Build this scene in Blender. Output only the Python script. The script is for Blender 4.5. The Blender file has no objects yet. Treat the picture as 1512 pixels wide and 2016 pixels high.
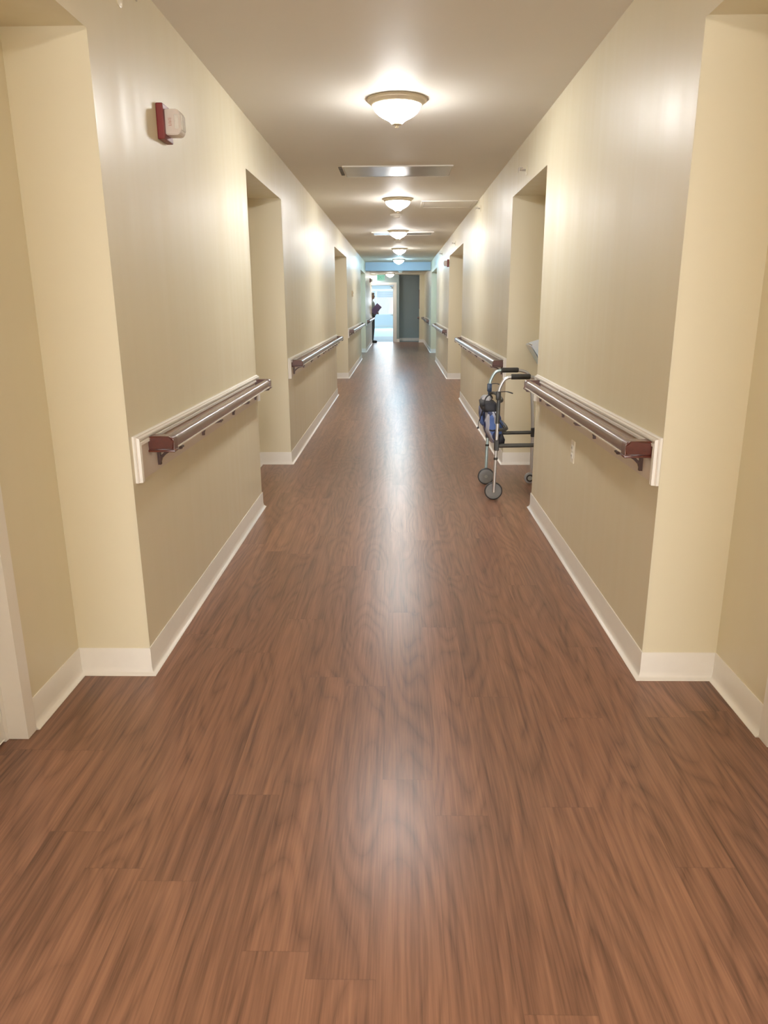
import bpy, bmesh, math, random
from mathutils import Vector, Matrix
random.seed(7)
SC = bpy.context.scene
COL = SC.collection
PI = math.pi

# ------------------------------------------------------------------ materials
class NT:
    def __init__(s, name):
        s.m = bpy.data.materials.new(name); s.m.use_nodes = True
        s.t = s.m.node_tree; s.b = s.t.nodes['Principled BSDF']; s.out = s.t.nodes['Material Output']
    def n(s, typ, **kw):
        nd = s.t.nodes.new(typ)
        for k, v in kw.items(): setattr(nd, k, v)
        return nd
    def put(s, sock, v):
        if isinstance(v, bpy.types.NodeSocket): s.t.links.new(v, sock)
        else:
            if sock.type == 'RGBA' and len(v) == 3: v = (*v, 1)
            sock.default_value = v
    def math(s, op, a, b=0.0, c=0.0):
        nd = s.n('ShaderNodeMath', operation=op)
        s.put(nd.inputs[0], a); s.put(nd.inputs[1], b); s.put(nd.inputs[2], c)
        return nd.outputs[0]
    def comb(s, x, y, z):
        nd = s.n('ShaderNodeCombineXYZ')
        for i, v in enumerate((x, y, z)): s.put(nd.inputs[i], v)
        return nd.outputs[0]
    def noise(s, vec, scale=1, detail=3, rough=.5, dist=0):
        nd = s.n('ShaderNodeTexNoise')
        s.put(nd.inputs['Vector'], vec); s.put(nd.inputs['Scale'], scale); s.put(nd.inputs['Detail'], detail)
        s.put(nd.inputs['Roughness'], rough); s.put(nd.inputs['Distortion'], dist)
        return nd.outputs[0]
    def mix(s, f, a, b, blend='MIX'):
        nd = s.n('ShaderNodeMix', data_type='RGBA', blend_type=blend)
        s.put(nd.inputs[0], f); s.put(nd.inputs[6], a); s.put(nd.inputs[7], b)
        return nd.outputs[2]
    def ramp(s, v, lo, hi):
        nd = s.n('ShaderNodeMapRange'); s.put(nd.inputs[0], v)
        nd.inputs[1].default_value = lo; nd.inputs[2].default_value = hi
        return nd.outputs[0]
    def pos(s):
        g = s.n('ShaderNodeNewGeometry'); x = s.n('ShaderNodeSeparateXYZ'); s.t.links.new(g.outputs['Position'], x.inputs[0])
        return x.outputs
    def obj(s):
        return s.n('ShaderNodeTexCoord').outputs['Object']
    def bump(s, h, strength, dist=.01):
        nd = s.n('ShaderNodeBump'); s.put(nd.inputs['Height'], h)
        nd.inputs['Strength'].default_value = strength; nd.inputs['Distance'].default_value = dist
        s.t.links.new(nd.outputs[0], s.b.inputs['Normal'])
    def set(s, **kw):
        for k, v in kw.items(): s.put(s.b.inputs[k.replace('_', ' ')], v)
        return s

def simple(name, col, rough=.5, metal=0, spec=.5, var=.06, scale=60, bump=0, coat=0, **kw):
    t = NT(name)
    nz = t.noise(t.obj(), scale, 3)
    c2 = tuple(max(0, c*(1-var*2)) for c in col); c1 = tuple(min(1, c*(1+var)) for c in col)
    t.set(Base_Color=t.mix(nz, c2, c1), Roughness=rough, Metallic=metal, **kw)
    t.b.inputs['Specular IOR Level'].default_value = spec
    if coat: t.b.inputs['Coat Weight'].default_value = coat; t.b.inputs['Coat Roughness'].default_value = .12
    if bump: t.bump(nz, bump, .003)
    return t.m

def emis(name, col, strength, base=(.9, .9, .88)):
    t = NT(name)
    nz = t.noise(t.obj(), 14, 2)
    t.set(Base_Color=base, Roughness=.3, Emission_Color=t.mix(nz, tuple(c*.97 for c in col), col), Emission_Strength=strength)
    return t.m

def bowl_mat(name, col, strength, rim=.12):
    t = NT(name); sx = t.n('ShaderNodeSeparateXYZ'); t.t.links.new(t.obj(), sx.inputs[0])
    g = t.ramp(t.math('MULTIPLY', sx.outputs[2], -1.0), .035, .095)
    t.set(Base_Color=(.9, .9, .88), Roughness=.3, Emission_Color=col,
          Emission_Strength=t.math('MULTIPLY', t.math('ADD', rim, t.math('MULTIPLY', g, 1-rim)), strength))
    return t.m

def paint(name, col, streak=True, r0=.33, r1=.48, spec=.5):
    t = NT(name); x, y, z = t.pos()
    u = t.math('ADD', x, y)
    st = t.noise(t.comb(t.math('MULTIPLY', u, 9.0), t.math('MULTIPLY', t.math('SUBTRACT', x, y), 9.0), t.math('MULTIPLY', z, .55)), 1, 2, .5)
    lo = t.noise(t.comb(x, y, z), 1.3, 2)
    t.set(Base_Color=t.mix(lo, tuple(c*.96 for c in col), tuple(min(1, c*1.03) for c in col)),
          Roughness=t.math('ADD', t.math('MULTIPLY', t.ramp(st, .3, .7), r1-r0), r0))
    t.b.inputs['Specular IOR Level'].default_value = spec
    if streak: t.bump(st, .34, .004)
    return t.m

def floor_mat(name):
    t = NT(name); x, y, z = t.pos()
    w, L = .146, 1.22
    xs = t.math('ADD', x, 20.03)
    row = t.math('FLOOR', t.math('DIVIDE', xs, w))
    wn = t.n('ShaderNodeTexWhiteNoise', noise_dimensions='1D'); t.put(wn.inputs['W'], row)
    ys = t.math('ADD', y, t.math('ADD', 30.0, t.math('MULTIPLY', wn.outputs['Value'], L*3)))
    cell = t.math('FLOOR', t.math('DIVIDE', ys, L))
    wn2 = t.n('ShaderNodeTexWhiteNoise', noise_dimensions='2D'); t.put(wn2.inputs['Vector'], t.comb(row, cell, 0))
    sep = t.n('ShaderNodeSeparateColor'); t.t.links.new(wn2.outputs['Color'], sep.inputs[0])
    r1, r2, r3 = sep.outputs
    fx = t.math('SUBTRACT', t.math('DIVIDE', xs, w), row)          # 0..1 across the plank
    fy = t.math('SUBTRACT', t.math('DIVIDE', ys, L), cell)
    ox = t.math('MULTIPLY', r1, 37.0); oy = t.math('MULTIPLY', r2, 53.0)
    # cathedral figure: contour lines of a long stretched field
    v = t.comb(t.math('ADD', t.math('MULTIPLY', x, 6.0), ox), t.math('ADD', t.math('MULTIPLY', y, .95), oy), t.math('MULTIPLY', r3, 19.0))
    f = t.noise(v, 1.0, 1.0, .35, .12)
    ring = t.math('FRACT', t.math('MULTIPLY', f, 13.0))
    ring = t.math('POWER', t.math('ABSOLUTE', t.math('SUBTRACT', t.math('MULTIPLY', ring, 2.0), 1.0)), .55)
    band = t.noise(t.comb(t.math('ADD', t.math('MULTIPLY', x, 30.0), ox), t.math('ADD', t.math('MULTIPLY', y, .7), oy), r3), 1, 3, .55)
    fib = t.noise(t.comb(t.math('ADD', t.math('MULTIPLY', x, 170.0), ox), t.math('MULTIPLY', y, 5.0), r3), 1, 3, .6)
    tone = t.math('ADD', t.math('ADD', t.math('MULTIPLY', t.ramp(band, .28, .72), .40), t.math('MULTIPLY', ring, .26)), t.math('MULTIPLY', t.ramp(fib, .3, .7), .34))
    c = t.mix(tone, FLOOR_D, FLOOR_L)
    tint = t.math('ADD', .82, t.math('MULTIPLY', r2, .17))
    c = t.mix(1.0, c, t.comb(tint, tint, tint), 'MULTIPLY')
    ex = t.math('MINIMUM', fx, t.math('SUBTRACT', 1.0, fx)); ey = t.math('MINIMUM', fy, t.math('SUBTRACT', 1.0, fy))
    seam = t.math('MAXIMUM', t.math('LESS_THAN', ex, .007), t.math('LESS_THAN', ey, .0011))
    c = t.mix(t.math('MULTIPLY', seam, .22), c, (.06, .03, .02))
    mot = t.noise(t.comb(x, t.math('MULTIPLY', y, .5), z), 1.6, 3)
    t.set(Base_Color=c, Roughness=t.math('ADD', .282, t.math('MULTIPLY', mot, .04)))
    t.b.inputs['Specular IOR Level'].default_value = .34
    t.bump(band, .05, .002)
    return t.m

FLOOR_D = (.050, .022, .015); FLOOR_L = (.385, .182, .110)
M = {}
M['wall'] = paint('cream wall paint', (.74, .67, .487), r0=.34, r1=.50, spec=.6)
M['ceil'] = paint('ceiling paint', (.82, .785, .715), streak=False, r0=.55, r1=.65, spec=.10)
M['blue'] = paint('blue grey wall paint', (.30, .385, .40))
M['bluelit'] = paint('beam paint with cool lamp tint', (.44, .60, .78), streak=False)  # blue light of the cool lamp is put into the beam colour
M['white'] = paint('white sunroom paint', (.80, .82, .82), streak=False)
M['floor'] = floor_mat('walnut vinyl planks')
M['tile'] = simple('pale blue sheet vinyl', (.26, .50, .64), .5, var=.08, scale=5)
M['base'] = simple('cream cove base vinyl', (.84, .805, .75), .32, var=.02, scale=20)
M['trim'] = simple('white gloss trim paint', (.87, .84, .79), .30, var=.015, scale=30)
M['board'] = simple('shaded white rail board paint', (.70, .61, .53), .34, var=.02, scale=20)  # white board with its shade from overhead light painted into the colour
M['door'] = simple('white door paint', (.78, .75, .70), .35, var=.02, scale=12)
M['chrome'] = simple('satin metal', (.62, .60, .57), .28, 1, var=.03)
def wood(name, d, l, rough):
    t = NT(name); x, y, z = t.pos()
    g = t.noise(t.comb(t.math('MULTIPLY', x, 90.0), t.math('MULTIPLY', y, 5.0), t.math('MULTIPLY', z, 90.0)), 1, 3)
    t.set(Base_Color=t.mix(g, d, l), Roughness=rough)
    t.b.inputs['Coat Weight'].default_value = .5; t.b.inputs['Coat Roughness'].default_value = .15
    return t.m
M['rail'] = wood('walnut rail vinyl', (.085, .042, .035), (.19, .105, .085), .3)
M['cap'] = wood('dark cherry end cap', (.05, .006, .003), (.11, .018, .009), .3)
M['strip'] = simple('cream rail insert', (.85, .80, .72), .3, var=.02)
M['iron'] = simple('dark brown bracket metal', (.055, .022, .016), .4, .3, var=.1)
M['bulbw'] = bowl_mat('frosted glass bowl lit neutral', (1, .965, .915), 148)
M['bulbh'] = bowl_mat('frosted glass bowl lit warm', (1, .90, .78), 195, .04)
M['bulbc'] = bowl_mat('frosted glass bowl lit cool', (.45, .78, 1.0), 210, .3)
M['bulbn'] = bowl_mat('frosted glass bowl lit soft', (1, .96, .90), 80)
M['brass'] = simple('antique brass ring', (.60, .50, .34), .38, .25, var=.05, scale=25)
M['red'] = simple('fire red plastic', (.17, .004, .005), .42, var=.05)
M['redp'] = simple('faded red print', (.50, .25, .20), .5)
def lensmat():
    t = NT('strobe lens'); nz = t.noise(t.obj(), 40, 2)
    t.set(Base_Color=t.mix(nz, (.74, .65, .59), (.84, .76, .71)), Roughness=.22); t.b.inputs['Transmission Weight'].default_value = .15
    return t.m
M['lens'] = lensmat()
M['clear'] = simple('clear strobe window', (.86, .84, .80), .08, .25, var=.1, scale=70)
M['plast'] = simple('ivory plastic', (.86, .81, .70), .35, var=.02)
M['plastw'] = simple('white plastic', (.85, .83, .78), .35, var=.02)
M['dark'] = simple('dark slot', (.03, .025, .02), .6)
M['grey'] = simple('pale grey sprinkler metal', (.50, .45, .40), .4, .6)
M['panel'] = simple('glossy painted access panel', (.50, .45, .40), .2, var=.03, scale=6)
M['vent'] = simple('dusty vent slats', (.13, .11, .09), .6, var=.2)
M['alu'] = simple('brushed aluminium tube', (.66, .67, .69), .3, .9, var=.04, scale=90)
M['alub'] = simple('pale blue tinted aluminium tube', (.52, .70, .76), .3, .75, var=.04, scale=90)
M['foam'] = simple('black foam grip', (.028, .026, .022), .75, var=.2, scale=200, bump=.3)
M['blackp'] = simple('black plastic', (.022, .022, .024), .4, var=.1)
M['greyt'] = simple('charcoal tube', (.075, .08, .085), .4, .4, var=.08)
M['brace'] = simple('dark grey brace tube', (.06, .06, .055), .45, .3, var=.1)
M['bluej'] = simple('dark blue plastic joint', (.03, .06, .13), .4, var=.1)
M['tyre'] = simple('grey wheel plastic', (.22, .225, .23), .5, var=.1, scale=40)
M['rubber'] = simple('black rubber tread', (.03, .03, .034), .6, var=.1)
M['hub'] = simple('pale grey hub', (.36, .38, .36), .45)
M['caster'] = simple('pale caster tyre', (.36, .36, .38), .45)
def bagmat():
    t = NT('blue patterned bag cloth'); o = t.obj()
    mp = t.n('ShaderNodeMapping'); t.t.links.new(o, mp.inputs[0]); mp.inputs['Scale'].default_value = (26, 17, 9); mp.inputs['Rotation'].default_value = (.5, .3, .2)
    v = t.n('ShaderNodeTexVoronoi'); v.inputs['Scale'].default_value = 1.0; t.t.links.new(mp.outputs[0], v.inputs['Vector'])
    s = t.n('ShaderNodeSeparateColor'); t.t.links.new(v.outputs['Color'], s.inputs[0])
    c = t.mix(t.ramp(s.outputs[0], .50, .54), (.010, .02, .085), (.07, .15, .48))
    c = t.mix(t.ramp(s.outputs[1], .62, .66), c, (.42, .44, .55))
    t.set(Base_Color=c, Roughness=.55); t.bump(t.noise(o, 30, 3), .5, .01)
    return t.m
M['bag'] = bagmat()
M['bagdark'] = simple('black bag webbing', (.012, .013, .022), .7, var=.2, bump=.2)
M['baglight'] = simple('grey white bag lining', (.50, .50, .55), .6, var=.2, scale=30)
def docmat():
    t = NT('milky blue plastic'); x, y, z = t.pos()
    t.set(Base_Color=t.mix(t.ramp(z, .86, 1.03), (.45, .74, .98), (.86, .91, .98)), Roughness=.3)
    return t.m
M['doc'] = docmat()
M['paper'] = simple('white paper', (.80, .80, .82), .6, var=.03)
M['ink'] = simple('grey ink', (.20, .20, .24), .6)
M['green'] = emis('green exit lettering', (.02, .42, .24), .35, (.02, .30, .18))
M['exitp'] = emis('pale green exit panel', (.25, .72, .58), .25, (.22, .5, .40))
M['skin'] = simple('skin', (.16, .09, .06), .5, var=.05)
M['hair'] = simple('dark brown hair', (.045, .036, .022), .55, var=.3, scale=40)
M['shirt'] = simple('sage grey knit', (.20, .25, .235), .8, var=.1, scale=80)
M['pants'] = simple('slate trousers', (.045, .060, .072), .75, var=.1, scale=60)
M['shoe'] = simple('black shoe leather', (.012, .012, .014), .4)
M['purple'] = simple('purple binder cover', (.085, .05, .13), .45, var=.2, scale=20)
M['blind'] = simple('pale blue grey blind', (.55, .66, .72), .6, var=.1, scale=3)

# ------------------------------------------------------------------ helpers
def link(name, me, mat=None, parent=None, smooth=False, loc=None):
    o = bpy.data.objects.new(name, me); COL.objects.link(o)
    if mat: me.materials.append(M[mat] if isinstance(mat, str) else mat)
    if parent: o.parent = parent
    if loc: o.location = loc
    if smooth:
        for p in me.polygons: p.use_smooth = True
    return o
def obj(name, bm, mat=None, parent=None, smooth=False, loc=None, auto=None):
    bmesh.ops.recalc_face_normals(bm, faces=bm.faces[:])
    me = bpy.data.meshes.new(name)
    if auto is not None:
        for e in bm.edges:
            if len(e.link_faces) == 2 and e.calc_face_angle(0) > math.radians(auto): e.smooth = False
        smooth = True
    bm.to_mesh(me); bm.free()
    return link(name, me, mat, parent, smooth, loc)
def thing(name, label, cat, loc=(0, 0, 0), rotz=0, group=None):
    o = bpy.data.objects.new(name, None); COL.objects.link(o); o.empty_display_size = .1
    o.location = loc; o.rotation_euler = (0, 0, rotz); tag(o, label, cat, group); return o
def tag(o, label, cat, group=None):
    o['label'] = label; o['category'] = cat
    if group: o['group'] = group
    return o
def struct(o):
    o['kind'] = 'structure'; return o
def dup(root, loc, rotz, label, group=None):
    r = root.copy(); COL.objects.link(r); r.location = loc; r.rotation_euler = (0, 0, rotz); r['label'] = label
    if group: r['group'] = group
    for ch in list(root.children):
        c = ch.copy(); COL.objects.link(c); c.parent = r
        for g in list(ch.children):
            d = g.copy(); COL.objects.link(d); d.parent = c
    return r
def box(bm, x0, x1, y0, y1, z0, z1, bev=0, seg=2):
    r = bmesh.ops.create_cube(bm, size=1)
    vs = r['verts']
    for v in vs:
        v.co = Vector((x0+(v.co.x+.5)*(x1-x0), y0+(v.co.y+.5)*(y1-y0), z0+(v.co.z+.5)*(z1-z0)))
    if bev:
        es = list({e for v in vs for e in v.link_edges})
        bmesh.ops.bevel(bm, geom=es, offset=bev, segments=seg, profile=.5, affect='EDGES')
    return bm
def bx(*a, **k): return box(bmesh.new(), *a, **k)
def tube(bm, pts, r, n=12, cap=True):
    pts = [Vector(p) for p in pts]
    rr = r if isinstance(r, (list, tuple)) else [r]*len(pts)
    tan = []
    for i in range(len(pts)):
        a = pts[max(0, i-1)]; b = pts[min(len(pts)-1, i+1)]; tan.append((b-a).normalized())
    ref = Vector((0, 0, 1)) if abs(tan[0].z) < .9 else Vector((1, 0, 0))
    nrm = tan[0].cross(ref).normalized(); rings = []
    for i, p in enumerate(pts):
        if i:
            q = tan[i-1].rotation_difference(tan[i]); nrm = (q @ nrm).normalized()
        bn = tan[i].cross(nrm)
        rings.append([bm.verts.new(p + (nrm*math.cos(2*PI*k/n) + bn*math.sin(2*PI*k/n))*rr[i]) for k in range(n)])
    for a, b in zip(rings, rings[1:]):
        for k in range(n): bm.faces.new((a[k], a[(k+1) % n], b[(k+1) % n], b[k]))
    if cap: bm.faces.new(rings[0]); bm.faces.new(rings[-1])
    return bm
def arc(c, r, a0, a1, n, plane='xz'):
    o = []
    for i in range(n+1):
        a = math.radians(a0+(a1-a0)*i/n); u, v = r*math.cos(a), r*math.sin(a)
        o.append(Vector((c[0]+u, c[1], c[2]+v)) if plane == 'xz' else Vector((c[0], c[1]+u, c[2]+v)))
    return o
def lathe(bm, prof, axis='z', c=(0, 0, 0), n=32, closed=False):
    """prof: (radius, height) list."""
    c = Vector(c); rings = []
    def P(r, h, a):
        u, v = r*math.cos(a), r*math.sin(a)
        return c + {'z': Vector((u, v, h)), 'y': Vector((u, h, v)), 'x': Vector((h, u, v))}[axis]
    for r, h in prof:
        if r < 1e-6: rings.append([bm.verts.new(P(0, h, 0))])
        else: rings.append([bm.verts.new(P(r, h, 2*PI*k/n)) for k in range(n)])
    for a, b in zip(rings, rings[1:] + ([rings[0]] if closed else [])):
        if len(a) == 1 and len(b) == 1: continue
        for k in range(n):
            if len(a) == 1: bm.faces.new((a[0], b[k], b[(k+1) % n]))
            elif len(b) == 1: bm.faces.new((a[k], a[(k+1) % n], b[0]))
            else: bm.faces.new((a[k], a[(k+1) % n], b[(k+1) % n], b[k]))
    if len(rings[0]) > 1 and not closed: bm.faces.new(rings[0])
    if len(rings[-1]) > 1 and not closed: bm.faces.new(rings[-1])
    return bm
def sweep(bm, path, prof, mp, side=1):
    """mitred sweep: path in a plane (u,v); prof (offset to the left*side of path, height); mp(u,v,h)->xyz"""
    P = [Vector(p) for p in path]; rings = []
    for i, p in enumerate(P):
        ds = []
        if i: ds.append((P[i]-P[i-1]).normalized())
        if i < len(P)-1: ds.append((P[i+1]-P[i]).normalized())
        ns = [Vector((-d.y, d.x))*side for d in ds]
        if len(ns) == 2: m = (ns[0]+ns[1]); m = m/(1+ns[0].dot(ns[1]))
        else: m = ns[0]
        rings.append([bm.verts.new(mp(p.x+m.x*d, p.y+m.y*d, h)) for d, h in prof])
    for a, b in zip(rings, rings[1:]):
        for k in range(len(prof)): 
            j = (k+1) % len(prof); bm.faces.new((a[k], a[j], b[j], b[k]))
    bm.faces.new(rings[0]); bm.faces.new(rings[-1])
    return bm
def extrude_poly(bm, pts, d):
    """pts: list of Vector (planar polygon), extruded by d"""
    a = [bm.verts.new(p) for p in pts]; b = [bm.verts.new(Vector(p)+Vector(d)) for p in pts]
    bm.faces.new(a); bm.faces.new(b[::-1]); n = len(a)
    for i in range(n): bm.faces.new((a[i], b[i], b[(i+1) % n], a[(i+1) % n]))
    return a, b
def eval_mesh(o):
    dg = bpy.context.evaluated_depsgraph_get(); me = bpy.data.meshes.new_from_object(o.evaluated_get(dg)); return me
def text_mesh(body, size, depth=.002):
    cu = bpy.data.curves.new('lettering', 'FONT'); cu.body = body; cu.size = size; cu.extrude = depth; cu.align_x = 'CENTER'; cu.align_y = 'CENTER'
    o = bpy.data.objects.new('lettering', cu); COL.objects.link(o); me = eval_mesh(o)
    bpy.data.objects.remove(o); bpy.data.curves.remove(cu); return me

# ------------------------------------------------------------------ dimensions
LH = 2.31; W = .915; RB = 1.182; H = 2.45; SF = 2.151
YB = -6.0; YF = 27.5                   # back of the corridor / wall with the door
LS = [(YB, 1.09), (2.523, 4.905), (6.33, 11.40), (13.99, 19.09), (21.646, 26.77)]
RS = [(YB, 1.07), (2.503, 4.885), (6.30, 10.91), (13.82, 18.33), (21.30, 27.15)]

# ------------------------------------------------------------------ shell
def comb_wall(name, segs, s, yend):
    bm = bmesh.new(); pts = []
    for i, (a, b) in enumerate(segs):
        pts += [(a, 0), (b, 0)]
        if i < len(segs)-1: pts += [(b, SF), (segs[i+1][0], SF)]
    pts += [(segs[-1][1], H), (segs[0][0], H)]
    A, B = extrude_poly(bm, [Vector((s*W, y, z)) for y, z in pts], (s*(RB-W), 0, 0))
    bm.edges.ensure_lookup_table()
    As = set(A)
    es = [e for e in bm.edges if e.verts[0] in As and e.verts[1] in As and not all(abs(v.co.z-H) < 1e-6 for v in e.verts)
          and not all(abs(v.co.z) < 1e-6 for v in e.verts) and not any(abs(v.co.y-YB) < 1e-6 for v in e.verts)]
    bmesh.ops.bevel(bm, geom=es, offset=.009, segments=3, profile=.5, affect='EDGES')
    return struct(obj(name, bm, 'wall', auto=40))
comb_wall('wall_left', LS, -1, 0); comb_wall('wall_right', RS, 1, 0)

DOORS = {-1: [], 1: []}                # door openings (y0,y1) in the recess backs
for s, segs in ((-1, LS), (1, RS)):
    for (a0, b0), (a1, b1) in zip(segs, segs[1:]):
        g = a1-b0
        if g < 2: DOORS[s].append((a1-.39-.96, a1-.44))
        else: DOORS[s] += [(b0+.08, b0+.99), (a1-.39-.96, a1-.44)]
DH = 2.045
for s, nm in ((-1, 'wall_recess_left'), (1, 'wall_recess_right')):
    end = 26.77 if s < 0 else 27.15
    pts = [(YB, 0)]
    for a, b in DOORS[s]: pts += [(a, 0), (a, DH), (b, DH), (b, 0)]
    pts += [(end, 0), (end, H), (YB, H)]
    bm = bmesh.new(); extrude_poly(bm, [Vector((s*RB, y, z)) for y, z in pts], (s*.16, 0, 0))
    struct(obj(nm, bm, 'wall'))

dn = 0
def recess_door(s, a, b):
    global dn
    dn += 1
    root = bpy.data.objects.new('door_%d' % dn, None); COL.objects.link(root); struct(root); root.location = (s*RB, (a+b)/2, 0)
    w = (b-a)/2
    # pressed steel frame: face, reveal and stop, swept round the opening
    prof = [(0, 0), (.05, 0), (.05, .013), (.0, .013), (-.006, .013), (-.006, -.05), (-.022, -.052), (-.022, -.11), (-.006, -.112), (-.006, -.15), (0, -.15)]
    bm = bmesh.new()
    sweep(bm, [(-w, .002), (-w, DH), (w, DH), (w, .002)], prof, lambda u, v, h: Vector((-s*h, u, v)), side=1)
    struct(obj('door_frame', bm, 'trim', root, auto=40))
    leaf = struct(obj('door_leaf', bx(s*.055, s*.095, -w+.026, w-.026, .012, DH-.026, bev=.003), 'door', root))
    bm = bmesh.new(); lathe(bm, [(.030, 0), (.030, .008), (.012, .010), (.012, .05), (0, .05)], 'x', n=20)
    tube(bm, [(.045, 0, 0), (.052, .03, 0), (.052, .12, 0)], .009, 10)
    for v in bm.verts: v.co = Vector((s*.055 - s*v.co.x, -w+.09+v.co.y, 1.0+v.co.z))
    struct(obj('door_handle', bm, 'chrome', leaf, auto=40))
for s in (-1, 1):
    for a, b in DOORS[s]: recess_door(s, a, b)

struct(obj('floor', bx(-2.7, 2.7, YB-.2, YF+.15, -.1, 0), 'floor'))
struct(obj('floor_sunroom', bx(-2.7, 2.7, YF+.15, 44.3, -.1, -.001), 'tile'))
struct(obj('ceiling', bx(-2.7, 2.7, YB-.2, YF+1.6, H, H+.1), 'ceil'))
struct(obj('ceiling_lobby', bx(-2.6, 2.6, 22.2, YF+.75, LH, H+.02), 'ceil'))
struct(obj('ceiling_sunroom', bx(-2.7, 2.7, YF+1.6, 44.3, H, H+.1), 'white'))
bm = bmesh.new(); box(bm, -W, W, 21.85, 22.25, 2.225, H+.02, bev=.006)
struct(obj('trim_1', bm, 'bluelit'))
# baseboards: coved vinyl
BP = [(0, .105), (.0035, .1055), (.005, .102), (.005, .030), (.008, .016), (.014, .007), (.022, .002), (.022, 0), (0, 0)]
def baseboard(name, segs, s):
    bm = bmesh.new(); mp = lambda u, v, h: Vector((u, v, h))
    for i, (a, b) in enumerate(segs):
        pts = []
        if i: pts += [(s*RB, a-.39+.001), (s*RB, a), (s*W, a)]
        else: pts += [(s*W, a)]
        if i < len(segs)-1: pts += [(s*W, b), (s*RB, b), (s*RB, b+.029)]
        elif s < 0: pts += [(s*W, b), (s*(W+1.5), b)]
        else: pts += [(s*W, b-.05)]
        sweep(bm, pts, BP, mp, side=(-1 if s < 0 else 1))
    for (a0, b0), (a1, b1) in zip(DOORS[s], DOORS[s][1:]):
        if a1-b0 < .5: sweep(bm, [(s*RB, b0+.051), (s*RB, a1-.051)], BP, mp, side=(-1 if s < 0 else 1))
    return struct(obj(name, bm, 'base', auto=50))
baseboard('baseboard_left', LS, -1); baseboard('baseboard_right', RS, 1)

# far wall with the door to the sunroom, the niche beside it and the pier on the right
DX0, DX1 = -.955, -.125
bm = bmesh.new()
extrude_poly(bm, [Vector((x, YF, z)) for x, z in [(-2.7, 0), (DX0, 0), (DX0, 1.985), (DX1, 1.985), (DX1, 0), (.03, 0), (.03, H), (-2.7, H)]], (0, .15, 0))
struct(obj('wall_far', bm, 'blue'))
bm = bmesh.new(); box(bm, .03, 2.7, YF+.75, YF+.9, 0, H); box(bm, -.03, .03, YF+.15, YF+.9, 0, H)
struct(obj('wall_niche', bm, 'blue'))
struct(obj('wall_pier', bx(.75, W+.01, 27.12, 27.34, 0, H, bev=.006), 'wall'))
bm = bmesh.new(); box(bm, -2.7, -2.6, 26.77, YF, 0, H); box(bm, -2.7, -RB-.1, 26.67, 26.77, 0, H)
struct(obj('wall_lobby_left', bm, 'wall'))
bm = bmesh.new(); box(bm, 2.6, 2.7, 27.15, YF+.9, 0, H); box(bm, W+.2, 2.7, 27.05, 27.15, 0, H)
struct(obj('wall_lobby_right', bm, 'wall'))
bm = bmesh.new(); mp = lambda u, v, h: Vector((u, v, h))
sweep(bm, [(DX1+.072, YF), (.03, YF), (.03, YF+.749)], BP, mp, side=-1)
sweep(bm, [(.031, YF+.75), (2.6, YF+.75)], BP, mp, side=-1)
sweep(bm, [(.75, 27.34), (.75, 27.12), (W+.005, 27.12)], BP, mp, side=-1)
struct(obj('baseboard_far', bm, 'base', auto=50))
# open door
root = bpy.data.objects.new('door_far', None); COL.objects.link(root); struct(root); root.location = ((DX0+DX1)/2, YF, 0)
w = (DX1-DX0)/2
bm = bmesh.new()
prof = [(0, 0), (.07, 0), (.07, .016), (.0, .022), (-.012, .022), (-.012, -.06), (-.026, -.06), (-.026, -.10), (-.012, -.10), (-.012, -.15), (0, -.15)]
sweep(bm, [(-w, .001), (-w, 1.985), (w, 1.985), (w, .001)], prof, lambda u, v, h: Vector((u, -h, v)), side=1)
struct(obj('door_frame', bm, 'trim', root, auto=40))
leaf = struct(obj('door_leaf', bx(w-.062, w-.018, .16, .95, .015, 1.955, bev=.003), 'door', root))
bm = bmesh.new()
for zz in (.25, 1.0, 1.75): box(bm, w-.022, w-.008, .135, .165, zz-.05, zz+.05, bev=.003)
struct(obj('hinge', bm, 'chrome', leaf))
bm = bmesh.new()
lathe(bm, [(.034, 0), (.034, .008), (.012, .012), (.012, .05), (0, .05)], 'x', n=20); tube(bm, [(.045, 0, 0), (.055, -.03, 0), (.055, -.12, -.004)], .011, 10)
for v in bm.verts: v.co = Vector((w-.062-v.co.x*1.5, .88+v.co.y, .93+v.co.z))
struct(obj('door_handle', bm, 'chrome', leaf, auto=40))
bm = bx(w-.115, w-.062, .22, .46, 1.85, 1.91, bev=.006); tube(bm, [(w-.10, .30, 1.925), (w-.16, .14, 1.925), (w-.10, .05, 1.925)], .011, 8)
struct(obj('door_closer', bm, 'grey', leaf))
bm = bx(w-.075, w-.061, .84, .92, .985, 1.03, bev=.004)
struct(obj('lock', bm, 'iron', leaf))

# sunroom
bm = bmesh.new()
box(bm, -2.7, -2.6, YF+.15, 44.3, 0, H); box(bm, 2.6, 2.7, YF+.9, 44.3, 0, H)
box(bm, .03, 2.7, YF+.9, YF+1, 0, H)
box(bm, -2.7, 2.7, 44.0, 44.2, 0, .72); box(bm, -2.7, 2.7, 44.0, 44.2, 2.08, H)
for x in (-2.65, 2.65): box(bm, x-.1, x+.1, 44.0, 44.2, .72, 2.08)
struct(obj('wall_sunroom', bm, 'white'))
struct(obj('trim_2', bx(-2.6, 2.6, 31.6, 31.75, 0, .006), 'grey'))
struct(obj('trim_3', bx(-2.6, 2.6, 43.96, 44.0, 0, .14), 'trim'))
wr = bpy.data.objects.new('window_1', None); COL.objects.link(wr); struct(wr); wr.location = (0, 44.1, .72)
bm = bmesh.new()
for x in (-2.54, -1.27, 0, 1.27, 2.54): box(bm, x-.03, x+.03, -.04, .04, 0, 1.36)
for z in (.03, 1.33): box(bm, -2.55, 2.55, -.04, .04, z-.03, z+.03)
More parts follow.
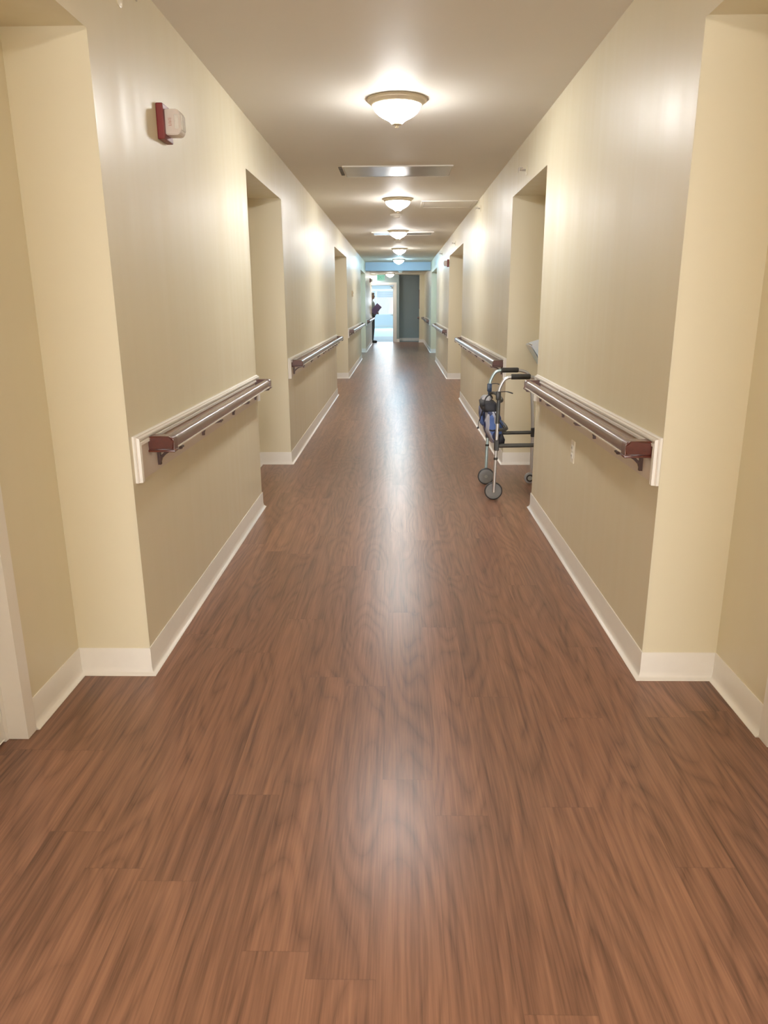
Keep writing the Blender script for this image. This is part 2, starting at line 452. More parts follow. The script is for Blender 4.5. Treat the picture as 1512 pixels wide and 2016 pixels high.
struct(obj('window_frame', bm, 'white', wr))
t = NT('thin window pane'); tr = t.n('ShaderNodeBsdfTransparent'); gl = t.n('ShaderNodeBsdfGlossy'); gl.inputs['Roughness'].default_value = .02
mx = t.n('ShaderNodeMixShader'); mx.inputs[0].default_value = .05
t.t.links.new(tr.outputs[0], mx.inputs[1]); t.t.links.new(gl.outputs[0], mx.inputs[2]); t.t.links.new(mx.outputs[0], t.out.inputs[0])
struct(obj('pane', bx(-2.55, 2.55, -.003, .003, 0, 1.36), t.m, wr))
bl = thing('window_blind', 'pale blue grey raised slatted blind across the top of the sunroom window', 'blind', (0, 43.93, 1.68))
bm = bmesh.new()
for k in range(9): box(bm, -2.5, 2.5, -.02, .02, k*.036, k*.036+.022)
obj('slats', bm, 'blind', bl); obj('headrail', bx(-2.5, 2.5, -.03, .03, .33, .38), 'plastw', bl)
# end of the corridor behind the camera, with an assumed opening for the added light
bm = bmesh.new()
box(bm, -2.7, -.8, YB-.2, YB, 0, H); box(bm, .8, 2.7, YB-.2, YB, 0, H); box(bm, -.8, .8, YB-.2, YB, 2.1, H); box(bm, -.8, .8, YB-.2, YB, 0, .1)
struct(obj('wall_back', bm, 'wall'))

# ------------------------------------------------------------------ ceiling lamps
def lamp(loc, label, glass='bulbw', first=[None]):
    t = thing('ceiling_lamp', label, 'lamp', loc, 0, 'ceiling lamps along the corridor')
    bm = bmesh.new(); lathe(bm, [(.160, 0), (.169, -.002), (.171, -.007), (.168, -.012), (.163, -.014), (.157, -.018), (.148, -.028), (.143, -.033), (.139, -.034), (.136, -.028), (.134, -.01), (0, -.008)], n=48)
    obj('mounting_ring', bm, 'brass', t, auto=50)
    bm = bmesh.new(); lathe(bm, [(.136, -.028), (.136, -.036), (.131, -.050), (.119, -.066), (.101, -.081), (.079, -.094), (.058, -.104), (.042, -.114), (.033, -.123), (.028, -.129), (0, -.130)], n=48)
    g = obj('glass_bowl', bm, glass, t, smooth=True)
    bm = bmesh.new(); lathe(bm, [(.030, -.127), (.026, -.132), (.012, -.134), (.008, -.138), (.012, -.142), (.008, -.148), (0, -.149)], n=24)
    obj('finial', bm, 'brass', t, smooth=True)
    return t
lamp((0, .2, H), 'assumed brass ringed bowl lamp on the ceiling above the camera, out of view', 'bulbh')  # assumed lamp, unseen, lights the near floor and walls
lamp((0, -3.4, H), 'assumed brass ringed bowl lamp on the ceiling behind the camera, out of view', 'bulbh')  # assumed lamp, unseen, continues the row behind the camera
lamp((.009, 4.655, H), 'largest and nearest brass ringed frosted bowl lamp glowing on the ceiling')
lamp((.009, 8.78, H), 'second frosted bowl ceiling lamp, just past the glossy access panel')
lamp((.012, 12.5, H), 'third frosted bowl ceiling lamp, in front of the long ceiling panel')
lamp((.035, 16.45, H), 'fourth frosted bowl ceiling lamp, between third lamp and cool lamp')
lamp((.020, 20.4, H), 'fifth bowl ceiling lamp, bluish white, right before the pale blue beam', 'bulbc')
lamp((-.27, 26.1, LH), 'small bowl ceiling lamp beyond the beam, beside the green exit sign', 'bulbn')
lamp((-.45, 33.0, H), 'bowl ceiling lamp in the bright room behind the open door', 'bulbn')

lamp((-.92, 27.2, LH), 'bowl ceiling lamp half hidden by the far end of the left wall, above the person', 'bulbn')

# ------------------------------------------------------------------ ceiling panels
def panel(name, label, x0, x1, y0, y1, mat, drop=.006, fw=.022):
    t = thing(name, label, 'panel', ((x0+x1)/2, (y0+y1)/2, H)); a, b = (x1-x0)/2, (y1-y0)/2
    bm = bmesh.new()
    sweep(bm, [(-a, -b), (a, -b), (a, b), (-a, b), (-a, -b+.0001)], [(0, 0), (0, -drop), (fw, -drop), (fw, 0)], lambda u, v, h: Vector((u, v, h)), side=1)
    obj('frame', bm, 'ceil', t)
    obj('cover', bx(-a+fw+.004, a-fw-.004, -b+fw+.004, b-fw-.004, -drop*.8, .0), mat, t)
    return t, a, b
t, a, b = panel('access_panel', 'glossy ceiling access panel reflecting the lamp, between nearest and second lamp', -.455, .475, 6.74, 7.27, 'panel', .009, .006)
bm = bmesh.new()
for k in range(5): box(bm, -a-.035, -a-.006, -b+.05+k*.085, -b+.115+k*.085, -.006, 0)
obj('vent_slats', bm, 'vent', t)
panel('access_panel', 'cream framed ceiling hatch against the right wall by the second lamp', .275, .905, 8.97, 9.56, 'ceil', .010, .035)
panel('access_panel', 'long ceiling panel running behind the third lamp', -.42, .585, 12.70, 13.22, 'panel', .016, .03)

# ------------------------------------------------------------------ smoke detectors
def detector(loc, label):
    t = thing('smoke_detector', label, 'smoke detector', loc, 0, 'smoke detectors on the ceiling')
    bm = bmesh.new(); lathe(bm, [(.075, 0), (.078, -.006), (.072, -.020), (.050, -.024), (0, -.024)], n=32); obj('base', bm, 'plastw', t, auto=40)
    bm = bmesh.new(); lathe(bm, [(.052, -.022), (.050, -.034), (.040, -.046), (.022, -.050), (0, -.051)], n=24); obj('sensor_cap', bm, 'plastw', t, auto=40)
    return t
detector((-.013, 10.27, H), 'round white smoke detector on the ceiling between second and third lamps')
detector((.011, 14.46, H), 'round white smoke detector on the ceiling between third and fourth lamps')
detector((.06, 21.95, 2.215), 'small white round detector under the pale blue beam')

# ------------------------------------------------------------------ side wall sprinklers
def sprinkler(s, y, z, label):
    t = thing('wall_sprinkler', label, 'sprinkler', (s*W, y, z), 0 if s < 0 else PI, 'sprinkler heads high on the walls')
    bm = bmesh.new(); lathe(bm, [(.034, 0), (.034, .003), (.026, .006), (.010, .009), (0, .009)], 'x', n=24); obj('escutcheon', bm, 'wall', t, auto=40)
    bm = bmesh.new(); tube(bm, [(.005, 0, 0), (.03, 0, 0)], .007, 10); tube(bm, [(.022, -.012, 0), (.045, -.010, 0), (.055, 0, 0), (.045, .010, 0), (.022, .012, 0)], .003, 6)
    box(bm, .054, .058, -.015, .015, -.013, .013); box(bm, .030, .058, -.015, .015, .012, .015)
    obj('head', bm, 'grey', t)
sprinkler(-1, 2.83, 2.335, 'pale wall sprinkler head near the ceiling above the red strobe')
sprinkler(1, 5.66, 2.235, 'grey wall sprinkler head above the right recess holding the walker')
sprinkler(1, 8.71, 2.334, 'grey wall sprinkler head just below the cream ceiling hatch')
sprinkler(1, 12.41, 2.245, 'tiny wall sprinkler head above the second right recess')
sprinkler(1, 16.10, 2.316, 'tiny wall sprinkler head on the right wall nearest the blue beam')

# ------------------------------------------------------------------ strobes
def strobe(s, y, z, label):
    t = thing('fire_strobe', label, 'fire alarm', (s*W, y, z), 0 if s < 0 else PI, 'red fire alarm strobes on the walls')
    bp = bx(.0, .028, -.058, .058, -.064, .064, bev=.004); obj('base_plate', bp, 'red', t)
    bm = bmesh.new()
    pts = [(.028, -.046), (.075, -.046), (.082, -.040), (.088, -.030), (.088, .030), (.082, .040), (.075, .046), (.028, .046)]
    extrude_poly(bm, [Vector((x, -.040, zz)) for x, zz in pts], (0, .070, 0))
    bmesh.ops.bevel(bm, geom=bm.edges[:], offset=.003, segments=2, affect='EDGES')
    ln = obj('lens', bm, 'lens', t, auto=35)
    bm = bmesh.new(); box(bm, .076, .0915, -.030, .024, -.028, .028, bev=.004); box(bm, .064, .080, -.0425, -.036, -.026, .026, bev=.002)
    obj('strobe_window', bm, 'clear', ln)
    me = text_mesh('FIRE', .017, .0004)
    for v in me.vertices:
        a, b = v.co.x, v.co.y; v.co = Vector((.046+b, -.0405+v.co.z, a))
    obj_l = link('lettering', me, 'redp', ln)
    return t
strobe(-1, 3.205, 2.026, 'red and white fire strobe on the near left wall')
strobe(1, 14.03, 2.03, 'small red fire strobe high on the right wall beside a recess')
strobe(-1, 25.12, 2.06, 'tiny fire strobe on the far left wall near the person')

# ------------------------------------------------------------------ outlet, thermostat
t = thing('wall_outlet', 'ivory duplex outlet on the right wall below the near handrail', 'outlet', (W, 3.77, .605), PI)
pl = obj('cover_plate', bx(0, .006, -.036, .036, -.058, .058, bev=.003), 'plast', t)
for z in (-.020, .020):
    r = obj('receptacle', bx(.005, .009, -.017, .017, z-.014, z+.014, bev=.003), 'plastw', t)
    bm = bmesh.new(); box(bm, .0088, .0094, -.008, -.005, z-.005, z+.005); box(bm, .0088, .0094, .005, .008, z-.005, z+.005); obj('slot', bm, 'dark', r)
bm = bmesh.new(); lathe(bm, [(.004, .006), (.003, .008), (0, .008)], 'x', n=10); obj('screw', bm, 'chrome', t)
t = thing('thermostat', 'small tan plate on the left wall above the distant handrail', 'thermostat', (-W, 15.45, 1.53))
obj('housing', bx(-.002, .028, -.05, .05, -.055, .055, bev=.006), 'brass', t); obj('display', bx(.027, .030, -.03, .03, .0, .035), 'vent', t)
t = thing('wall_hatch', 'square blue grey access hatch low on the far blue wall', 'panel', (.385, YF+.75, .315), 0)
obj('frame', bx(-.16, .16, -.008, 0, -.155, .155, bev=.002), 'blue', t); obj('cover', bx(-.14, .14, -.014, -.006, -.135, .135, bev=.002), 'blue', t)

# ------------------------------------------------------------------ handrails
ZR = .735
def handrail(s, ya, yb, label):
    Ln = yb-ya
    t = thing('handrail', label, 'handrail', (s*W, ya if s < 0 else yb, ZR), 0 if s < 0 else PI, 'wooden handrails along the corridor')
    y0, y1 = .03, Ln-.005
    bd = obj('backing_board', bx(0, .013, y0+.004, y1-.004, .0, .159), 'board', t)
    pr = [(0, 0), (0, .008), (.006, .012), (.009, .023), (.015, .023), (.018, .015), (.024, .015), (.027, .021), (.036, .021), (.040, .014), (.040, 0)]
    bm = bmesh.new(); sweep(bm, [(y0, -.004), (y0, .163), (y1, .163), (y1, -.004)], pr, lambda u, v, h: Vector((h, u, v)), side=-1)
    obj('moulding', bm, 'trim', bd, auto=25)
    b0, b1 = .205, Ln-.105; zc = .105
    sec = [(.060, .080), (.060, .112)] + [(.0825+.0225*math.cos(a), .105+.022*math.sin(a)) for a in [math.radians(q) for q in (160, 135, 110, 90, 70, 45, 20, 0)]] + [(.105, .090), (.103, .082), (.098, .080)]
    bm = bmesh.new(); extrude_poly(bm, [Vector((x, b0, z)) for x, z in sec], (0, b1-b0, 0)); obj('rail_bar', bm, 'rail', t, auto=50)
    obj('insert_strip', bx(.098, .1065, b0, b1, .0775, .0835, bev=.001), 'strip', t)
    for yy in (b0, b1):
        q = .052 if yy == b1 else -.052
        lo, hi = min(yy, yy+q), max(yy, yy+q)
        pts = [(.013, .077), (.108, .077)] + [(.091+.017*math.cos(math.radians(q2)), .112+.017*math.sin(math.radians(q2))) for q2 in (0, 18, 36, 54, 72, 90)] + [(.025+.012*math.cos(math.radians(q2)), .117+.012*math.sin(math.radians(q2))) for q2 in (90, 120, 150, 180)]
        bm = bmesh.new(); A_, B_ = extrude_poly(bm, [Vector((x, lo, z)) for x, z in pts], (0, hi-lo, 0))
        ring = set(A_ if yy == b0 else B_)
        bmesh.ops.bevel(bm, geom=[e for e in bm.edges if e.verts[0] in ring and e.verts[1] in ring], offset=.007, segments=3, affect='EDGES')
        box(bm, .013, .112, lo-.002, hi+.002, .071, .079, bev=.002)
        obj('end_cap', bm, 'cap', t, auto=40)
    n = max(3, round((b1-b0-.1)/.66)+1)
    for k in range(n):
        y = b0+.05+(b1-b0-.1)*k/(n-1)
        bm = bmesh.new()
        box(bm, .058, .112, y-.016, y+.016, .070, .077); box(bm, .013, .024, y-.008, y+.008, .004, .078)
        pts = [(.018, .012), (.024, .030), (.040, .046), (.062, .060), (.090, .068), (.108, .070)]
        for (x_a, z_a), (x_b, z_b) in zip(pts, pts[1:]):
            d = Vector((x_b-x_a, 0, z_b-z_a)); nn = Vector((-d.z, 0, d.x)).normalized()*.005
            A = Vector((x_a, y-.007, z_a)); B = Vector((x_b, y-.007, z_b))
            extrude_poly(bm, [A-nn, B-nn, B+nn, A+nn], (0, .014, 0))
        obj('bracket', bm, 'iron', t)
    for c in t.children:
        if c is not bd: c.location.z = .014
    return t
handrail(-1, 2.523, 4.905, 'nearest left wooden handrail with dark cherry end, below the red strobe')
handrail(-1, 6.33, 11.40, 'second left handrail, between first and second left recesses')
handrail(-1, 13.99, 19.09, 'third left handrail, under the small tan wall plate')
handrail(-1, 22.0, 26.70, 'farthest left handrail beyond the blue beam, ending beside the person')
handrail(1, 2.503, 4.885, 'nearest right wooden handrail above the outlet, beside the walker')
handrail(1, 6.30, 10.91, 'second right handrail, behind the walker')
handrail(1, 13.82, 18.33, 'third right handrail, under the small red strobe')
handrail(1, 22.0, 26.95, 'farthest right handrail beyond the blue beam')
# rail end and picture edge on the hidden side of the pier
t = thing('handrail_end', 'dark handrail end sticking out from the far tan pier', 'handrail', (.75, 27.14, .78), PI)
bm = bx(.0, .07, -.17, -.02, .05, .10, bev=.01); obj('end_cap', bm, 'cap', t)
bm = bmesh.new(); box(bm, 0, .01, -.1, -.08, 0, .06); box(bm, .0, .06, -.1, -.08, .035, .05); obj('bracket', bm, 'iron', t)
t = thing('wall_picture', 'thin dark reddish frame edge on the side of the far pier', 'picture', (.75, 27.23, 1.15), PI)
obj('frame', bx(0, .018, -.09, .09, 0, .65, bev=.003), 'cap', t)

# ------------------------------------------------------------------ exit sign
t = thing('exit_sign', 'green lit exit sign hanging above the open far door', 'sign', (-.60, 27.0, 2.105))
obj('panel', bx(-.135, .135, -.012, .012, 0, .19, bev=.004), 'exitp', t); obj('canopy', bx(-.10, .10, -.03, .03, .19, .205, bev=.004), 'plastw', t)
me = text_mesh('EXIT', .15, .002)
for v in me.vertices: v.co = Vector((v.co.x*.8, -.0125-v.co.z, .105+v.co.y*1.05))
link('lettering', me, 'green', t)

# ------------------------------------------------------------------ document holder
t = thing('document_holder', 'pale blue white document holder corner peeking out above the walker', 'document holder', (RB, 6.12, .84), PI)
bm = bmesh.new(); extrude_poly(bm, [Vector((0, -.12, 0)), Vector((.012, -.12, 0)), Vector((.125, -.12, .175)), Vector((.119, -.12, .178)), Vector((.006, -.12, .01)), Vector((0, -.12, .22))], (0, .24, 0))
for q in (-.12, .116): extrude_poly(bm, [Vector((0, q, 0)), Vector((.012, q, 0)), Vector((.122, q, .177)), Vector((.09, q, .192)), Vector((0, q, .22))], (0, .004, 0))
obj('tray', bm, 'doc', t)
bm = bmesh.new(); extrude_poly(bm, [Vector((.012, -.105, .02)), Vector((.016, -.105, .02)), Vector((.112, -.105, .185)), Vector((.106, -.105, .187))], (0, .21, 0))
obj('paper', bm, 'paper', t)

# ------------------------------------------------------------------ walker
WX, WY = .86, 5.345
wk = thing('walking_frame', 'folding aluminium walking frame with black grips in the right recess', 'walker', (WX, WY, 0))
NY, FY = 5.085-WY, 5.600-WY
fx, rx = .694-WX, 1.028-WX
def sm(pts, n=4):
    """Catmull-Rom through pts"""
    P = [Vector(p) for p in pts]; P = [P[0]*2-P[1]] + P + [P[-1]*2-P[-2]]; o = []
    for i in range(1, len(P)-2):
        for k in range(n):
            u = k/n; a, b, c, d = P[i-1:i+3]
            o.append(.5*((2*b)+(c-a)*u+(2*a-5*b+4*c-d)*u*u+(3*b-a-3*c+d)*u**3))
    o.append(P[-2]); return o
for side, Y in (('near', NY), ('far', FY)):
    near = side == 'near'
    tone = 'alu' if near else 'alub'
    sgn = -1 if near else 1
    bm = bmesh.new()
    tube(bm, [(fx-.006, Y, .06), (fx, Y, .36), (fx+.004, Y, .555)], .0115, 14)
    fl = obj('leg', bm, tone, wk, auto=40); fl['label'] = 'front leg with wheel'
    bm = bmesh.new(); lathe(bm, [(.0135, -.008), (.0145, -.006), (.0145, .006), (.0135, .008)], 'z', (fx-.001, Y, .300), 16); obj('height_button_collar', bm, 'blackp', fl, auto=40)
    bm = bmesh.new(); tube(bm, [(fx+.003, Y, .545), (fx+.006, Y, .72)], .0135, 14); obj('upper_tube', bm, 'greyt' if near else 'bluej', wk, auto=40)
    # wheel on the outer side
    wy = Y + sgn*.0 + (.026 if near else -.026)*1
    bm = bmesh.new(); lathe(bm, [(.040, -.011), (.055, -.0115), (.0605, -.008), (.0605, .008), (.055, .0115), (.040, .011), (.036, .006), (.016, .007), (.012, .012), (0, .012)], 'y', (fx-.006, wy, .063), 40)
    bm2 = bmesh.new(); lathe(bm2, [(.056, -.0135), (.061, -.011), (.063, -.006), (.063, .006), (.061, .011), (.056, .0135), (.054, .009), (.054, -.009)], 'y', (fx-.006, wy, .063), 40, True)
    wh = obj('wheel', bm, 'tyre', wk, auto=35); obj('tread', bm2, 'rubber', wh, auto=35)
    bm = bmesh.new(); tube(bm, [(fx-.006, Y-sgn*.0, .063), (fx-.006, wy-sgn*.016, .063)], .006, 10); lathe(bm, [(.012, 0), (.009, .004), (0, .004)], 'y', (fx-.006, wy-.016, .063), 16)
    obj('axle', bm, 'hub', wh)
    # folding joint
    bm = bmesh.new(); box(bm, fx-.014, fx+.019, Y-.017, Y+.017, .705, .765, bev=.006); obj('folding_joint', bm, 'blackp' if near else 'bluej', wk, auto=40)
    bm = bmesh.new(); tube(bm, sm([(fx+.015, Y-.012, .762), (fx+.055, Y-.014, .764), (fx+.098, Y-.016, .752)]), [.003]*4+[.003, .0038, .0042, .0045, .004][:5], 8); obj('release_lever', bm, 'blackp', wk, smooth=True)
    # arch
    ar = sm([(fx+.005, Y, .755), (fx+.009, Y, .785), (fx+.039, Y, .842), (fx+.084, Y, .861), (fx+.15, Y, .8615), (fx+.215, Y, .861)])
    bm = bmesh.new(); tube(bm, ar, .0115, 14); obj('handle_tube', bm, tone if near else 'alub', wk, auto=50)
    ar2 = sm([(fx+.21, Y, .861), (fx+.258, Y, .850), (fx+.292, Y, .822), (fx+.318, Y, .70), (fx+.338, Y, .425), (rx+.008, Y, .09)])
    bm = bmesh.new(); tube(bm, ar2, .0115, 14); rl = obj('leg', bm, 'alu', wk, auto=50); rl['label'] = 'rear leg with small caster'
    bm = bmesh.new(); tube(bm, [(fx+.084, Y, .862), (fx+.086, Y, .862), (fx+.205, Y, .8625), (fx+.213, Y, .862)], [.0155, .0185, .0185, .0155], 18); obj('hand_grip', bm, 'foam', wk, auto=50)
    # braces
    zb = .39
    bm = bmesh.new(); tube(bm, [(fx+.005, Y, zb), (rx+.008, Y, zb+.006)], .0145 if near else .0135, 12); obj('side_brace', bm, 'brace', wk, auto=50)
    obj('brace_clamp', bx(fx-.015, fx+.018, Y-.016, Y+.016, .357, .432, bev=.005), 'blackp', wk); obj('brace_clamp', bx(rx-.008, rx+.024, Y-.016, Y+.016, .362, .432, bev=.005), 'blackp', wk)
    # rear caster
    bm = bmesh.new(); lathe(bm, [(.030, -.012), (.040, -.010), (.043, -.004), (.043, .004), (.040, .010), (.030, .012)], 'y', (rx, Y, .043), 28); ct = obj('caster', bm, 'caster', wk, auto=40)
    bm = bmesh.new(); lathe(bm, [(.029, -.0135), (.018, -.014), (.018, .014), (.029, .0135)], 'y', (rx, Y, .043), 24, True); obj('caster_ring', bm, 'rubber', ct, auto=40)
    bm = bmesh.new(); lathe(bm, [(.017, -.017), (.012, -.018), (.012, .018), (.017, .017)], 'y', (rx, Y, .043), 20); obj('hub', bm, 'hub', ct, auto=40)
bm = bmesh.new(); tube(bm, sm([(fx+.004, NY, .69), (fx+.036, NY+.07, .70), (fx+.036, FY-.07, .70), (fx+.004, FY, .69)]), .0115, 14); obj('front_brace', bm, 'brace', wk, auto=50)
bm = bmesh.new(); tube(bm, sm([(fx+.004, NY, .50), (fx+.075, NY+.06, .50), (fx+.075, FY-.06, .50), (fx+.004, FY, .50)]), .0115, 14); obj('front_brace', bm, 'brace', wk, auto=50)

# bag hanging on the front brace
bg = thing('walker_bag', 'blue and white patterned cloth bag hanging on the walker front', 'bag', (.66, WY+.01, .37))
def loft(levels, n=40, e=3.2, wr=.008, seed=0):
    bm = bmesh.new(); rings = []; rnd = random.Random(seed); ph = [rnd.uniform(0, 6.28) for _ in range(6)]
    for z, x0, x1, y0, y1 in levels:
        cx, cy, a, b = (x0+x1)/2, (y0+y1)/2, (x1-x0)/2, (y1-y0)/2; ring = []
        for k in range(n):
            q = 2*PI*k/n; c, s_ = math.cos(q), math.sin(q)
            u = math.copysign(abs(c)**(2/e), c); v = math.copysign(abs(s_)**(2/e), s_)
            w_ = wr*(math.sin(3*q+ph[0]+z*30)+.7*math.sin(7*q+ph[1]-z*45)+.5*math.sin(11*q+ph[2]+z*80))
            ring.append(bm.verts.new((cx+u*(a+w_), cy+v*(b+w_), z)))
        rings.append(ring)
    for a_, b_ in zip(rings, rings[1:]):
        for k in range(n): bm.faces.new((a_[k], a_[(k+1) % n], b_[(k+1) % n], b_[k]))
    bm.faces.new(rings[0]); bm.faces.new(rings[-1]); return bm
lv = [(.004, .035, .075, -.17, .16), (.015, .022, .085, -.185, .175), (.05, .0, .09, -.195, .19), (.10, -.028, .090, -.20, .195), (.15, -.05, .092, -.20, .20), (.20, -.052, .08, -.20, .20), (.245, -.045, .066, -.195, .195)]
bd = obj('bag_body', loft(lv), 'bag', bg, smooth=True)
lv = [(.240, -.050, .066, -.198, .198), (.262, -.056, .060, -.19, .19), (.288, -.058, .05, -.18, .185), (.300, -.04, .04, -.16, .17)]
obj('bag_rim', loft(lv, wr=.005, seed=3), 'bagdark', bg, smooth=True)
lv = [(.292, -.040, .025, -.02, .165), (.308, -.030, .020, .0, .15), (.326, -.014, .012, .04, .12)]
obj('lining', loft(lv, wr=.007, seed=5), 'baglight', bg, smooth=True)
bm = bmesh.new()
tube(bm, sm([(-.055, -.19, .285), (-.03, -.1, .325), (.0, -.02, .338), (.03, .06, .325), (.045, .12, .30)]), .005, 8)
tube(bm, sm([(-.052, -.16, .25), (-.058, -.05, .17), (-.05, .0, .15), (.0, -.198, .115), (.06, -.207, .13)]), .0055, 8)
tube(bm, sm([(.02, -.201, .25), (.05, -.206, .19), (.10, -.206, .12)]), .004, 8)
obj('strap', bm, 'bagdark', bg, smooth=True)
bm = bmesh.new(); tube(bm, sm([(-.052, .03, .168), (-.064, .0, .14), (-.066, -.01, .11)]), .002, 6); tube(bm, [(-.066, -.01, .115), (-.068, -.01, .104), (-.068, -.01, .096)], [.002, .009, .003], 8)
obj('drawstring', bm, 'bagdark', bg)
obj('side_pocket', loft([(.0, .055, .085, -.20, -.12), (.015, .045, .10, -.207, -.11), (.05, .045, .105, -.207, -.11), (.085, .06, .09, -.20, -.12)], wr=.003, seed=9), 'bagdark', bg, smooth=True)

# ------------------------------------------------------------------ person
def blob(parts, vox, mat, name, parent, smooth_it=4):
    """capsules (p,q,r0,r1) and ellipsoids (c,(rx,ry,rz)) fused into one continuous surface"""
    bm = bmesh.new()
    for p in parts:
        if len(p) == 4:
            a, b, r0, r1 = Vector(p[0]), Vector(p[1]), p[2], p[3]
            tube(bm, [a, a.lerp(b, .34), a.lerp(b, .67), b], [r0, r0+(r1-r0)*.34, r0+(r1-r0)*.67, r1], 16)
            for c, r in ((a, r0), (b, r1)): bmesh.ops.create_uvsphere(bm, u_segments=16, v_segments=10, radius=r, matrix=Matrix.Translation(c))
        else:
            c, r = p
            bmesh.ops.create_uvsphere(bm, u_segments=24, v_segments=16, radius=1, matrix=Matrix.Translation(Vector(c)) @ Matrix.Diagonal((*r, 1)))
    bmesh.ops.recalc_face_normals(bm, faces=bm.faces[:])
    me = bpy.data.meshes.new(name); bm.to_mesh(me); bm.free()
    o = bpy.data.objects.new(name, me); COL.objects.link(o)
    m = o.modifiers.new('r', 'REMESH'); m.mode = 'VOXEL'; m.voxel_size = vox
    m2 = o.modifiers.new('s', 'SMOOTH'); m2.iterations = smooth_it; m2.factor = .5
    me2 = eval_mesh(o); bpy.data.objects.remove(o); bpy.data.meshes.remove(me); me2.name = name
    return link(name, me2, mat, parent, True)
# local frame: +y is forward, x to the person's right, z up
pr = thing('person', 'person in sage top and slate trousers standing half hidden behind left wall', 'person', (-.93, 27.10, 0), -math.radians(82))
body = [((0, .005, 1.60), (.074, .092, .112)), ((0, .045, 1.545), (.052, .055, .06)), ((0, .098, 1.575), (.012, .018, .022)),
        ((.074, 0, 1.59), (.012, .02, .03)), ((-.074, 0, 1.59), (.012, .02, .03)),
        ((0, -.01, 1.50), (0, -.02, 1.40), .052, .056),
        ((0, -.01, 1.28), (.16, .105, .16)), ((0, 0, 1.08), (.14, .10, .17)), ((0, -.005, .93), (.165, .115, .12)),
        ((-.15, -.02, 1.37), (.15, -.02, 1.37), .052, .052),
        ((.175, -.02, 1.36), (.225, -.05, 1.10), .046, .038), ((.225, -.05, 1.10), (.238, .15, 1.01), .036, .026),
        ((-.175, -.02, 1.36), (-.225, -.03, 1.09), .046, .038), ((-.225, -.03, 1.09), (-.09, .18, 1.10), .036, .026),
        ((.085, 0, .90), (.09, .02, .49), .082, .055), ((.09, .02, .49), (.09, -.01, .09), .054, .036), ((.09, -.01, .06), (.095, .13, .035), .036, .030),
        ((-.085, 0, .90), (-.09, .02, .49), .082, .055), ((-.09, .02, .49), (-.09, -.01, .09), .054, .036), ((-.09, -.01, .06), (-.095, .13, .035), .036, .030)]
for sx, hx, hy, hz in ((1, .238, .15, 1.01), (-1, -.09, .18, 1.10)):
    pal = Vector((hx-sx*.03, hy+.04, hz)); body.append(((hx, hy, hz), tuple(pal), .026, .030))
    for k in range(4):
        dz = .028-.019*k; L = (.062, .072, .068, .052)[k]
        a = pal+Vector((-sx*.015, .015, dz)); b = a+Vector((-sx*L*.5, .018, -.004)); c = b+Vector((-sx*L*.45, -.006, -.006))
        body += [(tuple(a), tuple(b), .0095, .0085), (tuple(b), tuple(c), .0085, .0075)]
    a = pal+Vector((sx*.005, .0, .02)); body.append((tuple(a), tuple(a+Vector((-sx*.02, .012, .045))), .011, .009))
blob(body, .0085, 'skin', 'body', pr)
blob([((0, -.03, 1.63), (.088, .092, .095)), ((0, -.055, 1.575), (.084, .065, .09)), ((0, .04, 1.675), (.07, .06, .045))], .012, 'hair', 'hair', pr)
for q in (-1, 1):
    bm = bmesh.new(); bmesh.ops.create_uvsphere(bm, u_segments=10, v_segments=8, radius=.011, matrix=Matrix.Translation((q*.03, .088, 1.60))); obj('eye', bm, 'blackp', pr, smooth=True)
blob([((0, -.01, 1.28), (.178, .125, .165)), ((0, .012, 1.10), (.168, .135, .17)), ((0, .015, .98), (.175, .14, .10)), ((-.15, -.02, 1.365), (.15, -.02, 1.365), .066, .066), ((0, -.015, 1.41), (.075, .07, .04)),
      ((.175, -.02, 1.355), (.226, -.05, 1.10), .062, .054), ((.226, -.05, 1.10), (.236, .09, 1.035), .050, .040),
      ((-.175, -.02, 1.355), (-.226, -.03, 1.09), .062, .054), ((-.226, -.03, 1.09), (-.12, .13, 1.095), .052, .042)], .012, 'shirt', 'top', pr)
blob([((0, -.01, .91), (.178, .132, .12)), ((.088, 0, .88), (.092, .02, .49), .096, .072), ((.092, .02, .49), (.092, -.012, .10), .071, .058),
      ((-.088, 0, .88), (-.092, .02, .49), .096, .072), ((-.092, .02, .49), (-.092, -.012, .10), .071, .058)], .012, 'pants', 'trousers', pr)
for q in (-1, 1):
    blob([((q*.093, -.03, .045), (q*.098, .14, .036), .044, .038), ((q*.093, -.04, .05), (.042, .045, .042))], .008, 'shoe', 'shoe', pr, 2)
fo = thing('binder', 'purple binder held tilted in the arm of the distant person', 'binder', (-.765, 26.80, 1.155), 0)
bm = bx(-.105, .105, -.020, .020, -.175, .175, bev=.004)
bmesh.ops.rotate(bm, verts=bm.verts[:], cent=(0, 0, 0), matrix=Matrix.Rotation(math.radians(42), 3, 'Y'))
obj('cover', bm, 'purple', fo)
bm = bx(-.098, .107, -.014, .014, -.168, .168)
bmesh.ops.rotate(bm, verts=bm.verts[:], cent=(0, 0, 0), matrix=Matrix.Rotation(math.radians(42), 3, 'Y'))
obj('pages', bm, 'paper', fo)

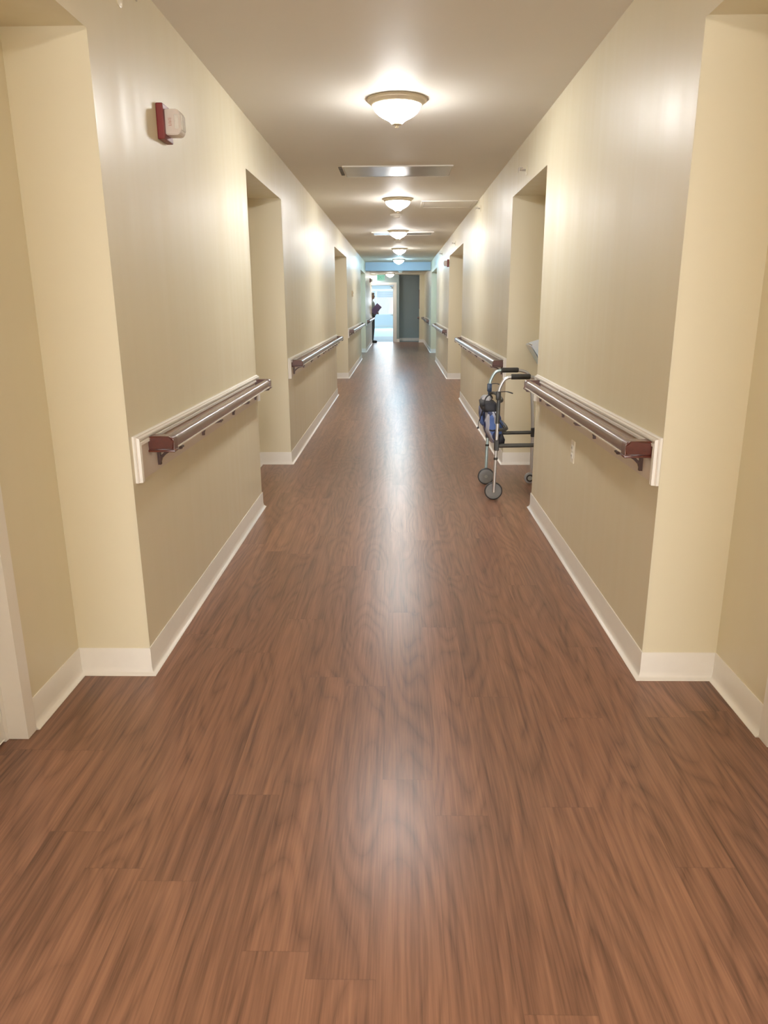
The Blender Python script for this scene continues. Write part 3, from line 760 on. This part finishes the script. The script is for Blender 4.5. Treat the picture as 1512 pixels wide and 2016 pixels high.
# ------------------------------------------------------------------ lights
def area(name, loc, rot, sx, sy, power, col):
    l = bpy.data.lights.new(name, 'AREA'); l.shape = 'RECTANGLE'; l.size = sx; l.size_y = sy; l.energy = power; l.color = col
    o = bpy.data.objects.new(name, l); COL.objects.link(o); o.location = loc; o.rotation_euler = rot; return o
area('daylight', (0, 44.45, 1.4), (-PI/2, 0, 0), 5.0, 1.4, 260, (.80, .92, 1))
area('daylight', (0, YB-.25, .80), (PI/2, 0, 0), 1.5, 1.3, 190, (1, .97, .92))  # assumed unseen source behind the camera, added to brighten the near wall strips
area('sunroom_fill', (0, 36, H-.02), (0, 0, 0), 3, 8, 90, (.86, .95, 1))  # added fill under the sunroom ceiling, no visible fixture
w = bpy.data.worlds.new('daylight sky'); SC.world = w; w.use_nodes = True
bgn = w.node_tree.nodes['Background']; bgn.inputs[0].default_value = (.8, .92, 1, 1); bgn.inputs[1].default_value = 1.0

# ------------------------------------------------------------------ camera
cam = bpy.data.cameras.new('camera'); co = bpy.data.objects.new('camera', cam); COL.objects.link(co)
f, pitch, yaw, roll = 1461.94, math.radians(15.692), math.radians(-1.1768), math.radians(-.3187)
fw = Vector((math.sin(yaw)*math.cos(pitch), math.cos(yaw)*math.cos(pitch), -math.sin(pitch)))
rt = Vector((math.cos(yaw), -math.sin(yaw), 0)); up = rt.cross(fw)
rt2 = rt*math.cos(roll)+up*math.sin(roll); up2 = -rt*math.sin(roll)+up*math.cos(roll)
mat = Matrix((rt2, up2, -fw)).transposed().to_4x4(); mat.translation = (.0191, 0, 1.3432)
co.matrix_world = mat
cam.sensor_fit = 'HORIZONTAL'; cam.sensor_width = 36; cam.lens = f/1512*36; cam.clip_start = .05; cam.clip_end = 200
SC.camera = co
SC.view_settings.view_transform = 'Standard'; SC.view_settings.look = 'None'
SC.view_settings.exposure = .22; SC.view_settings.gamma = 1.13
cy = SC.cycles
cy.use_denoising = True; cy.max_bounces = 10; cy.diffuse_bounces = 6; cy.glossy_bounces = 5; cy.sample_clamp_indirect = 6
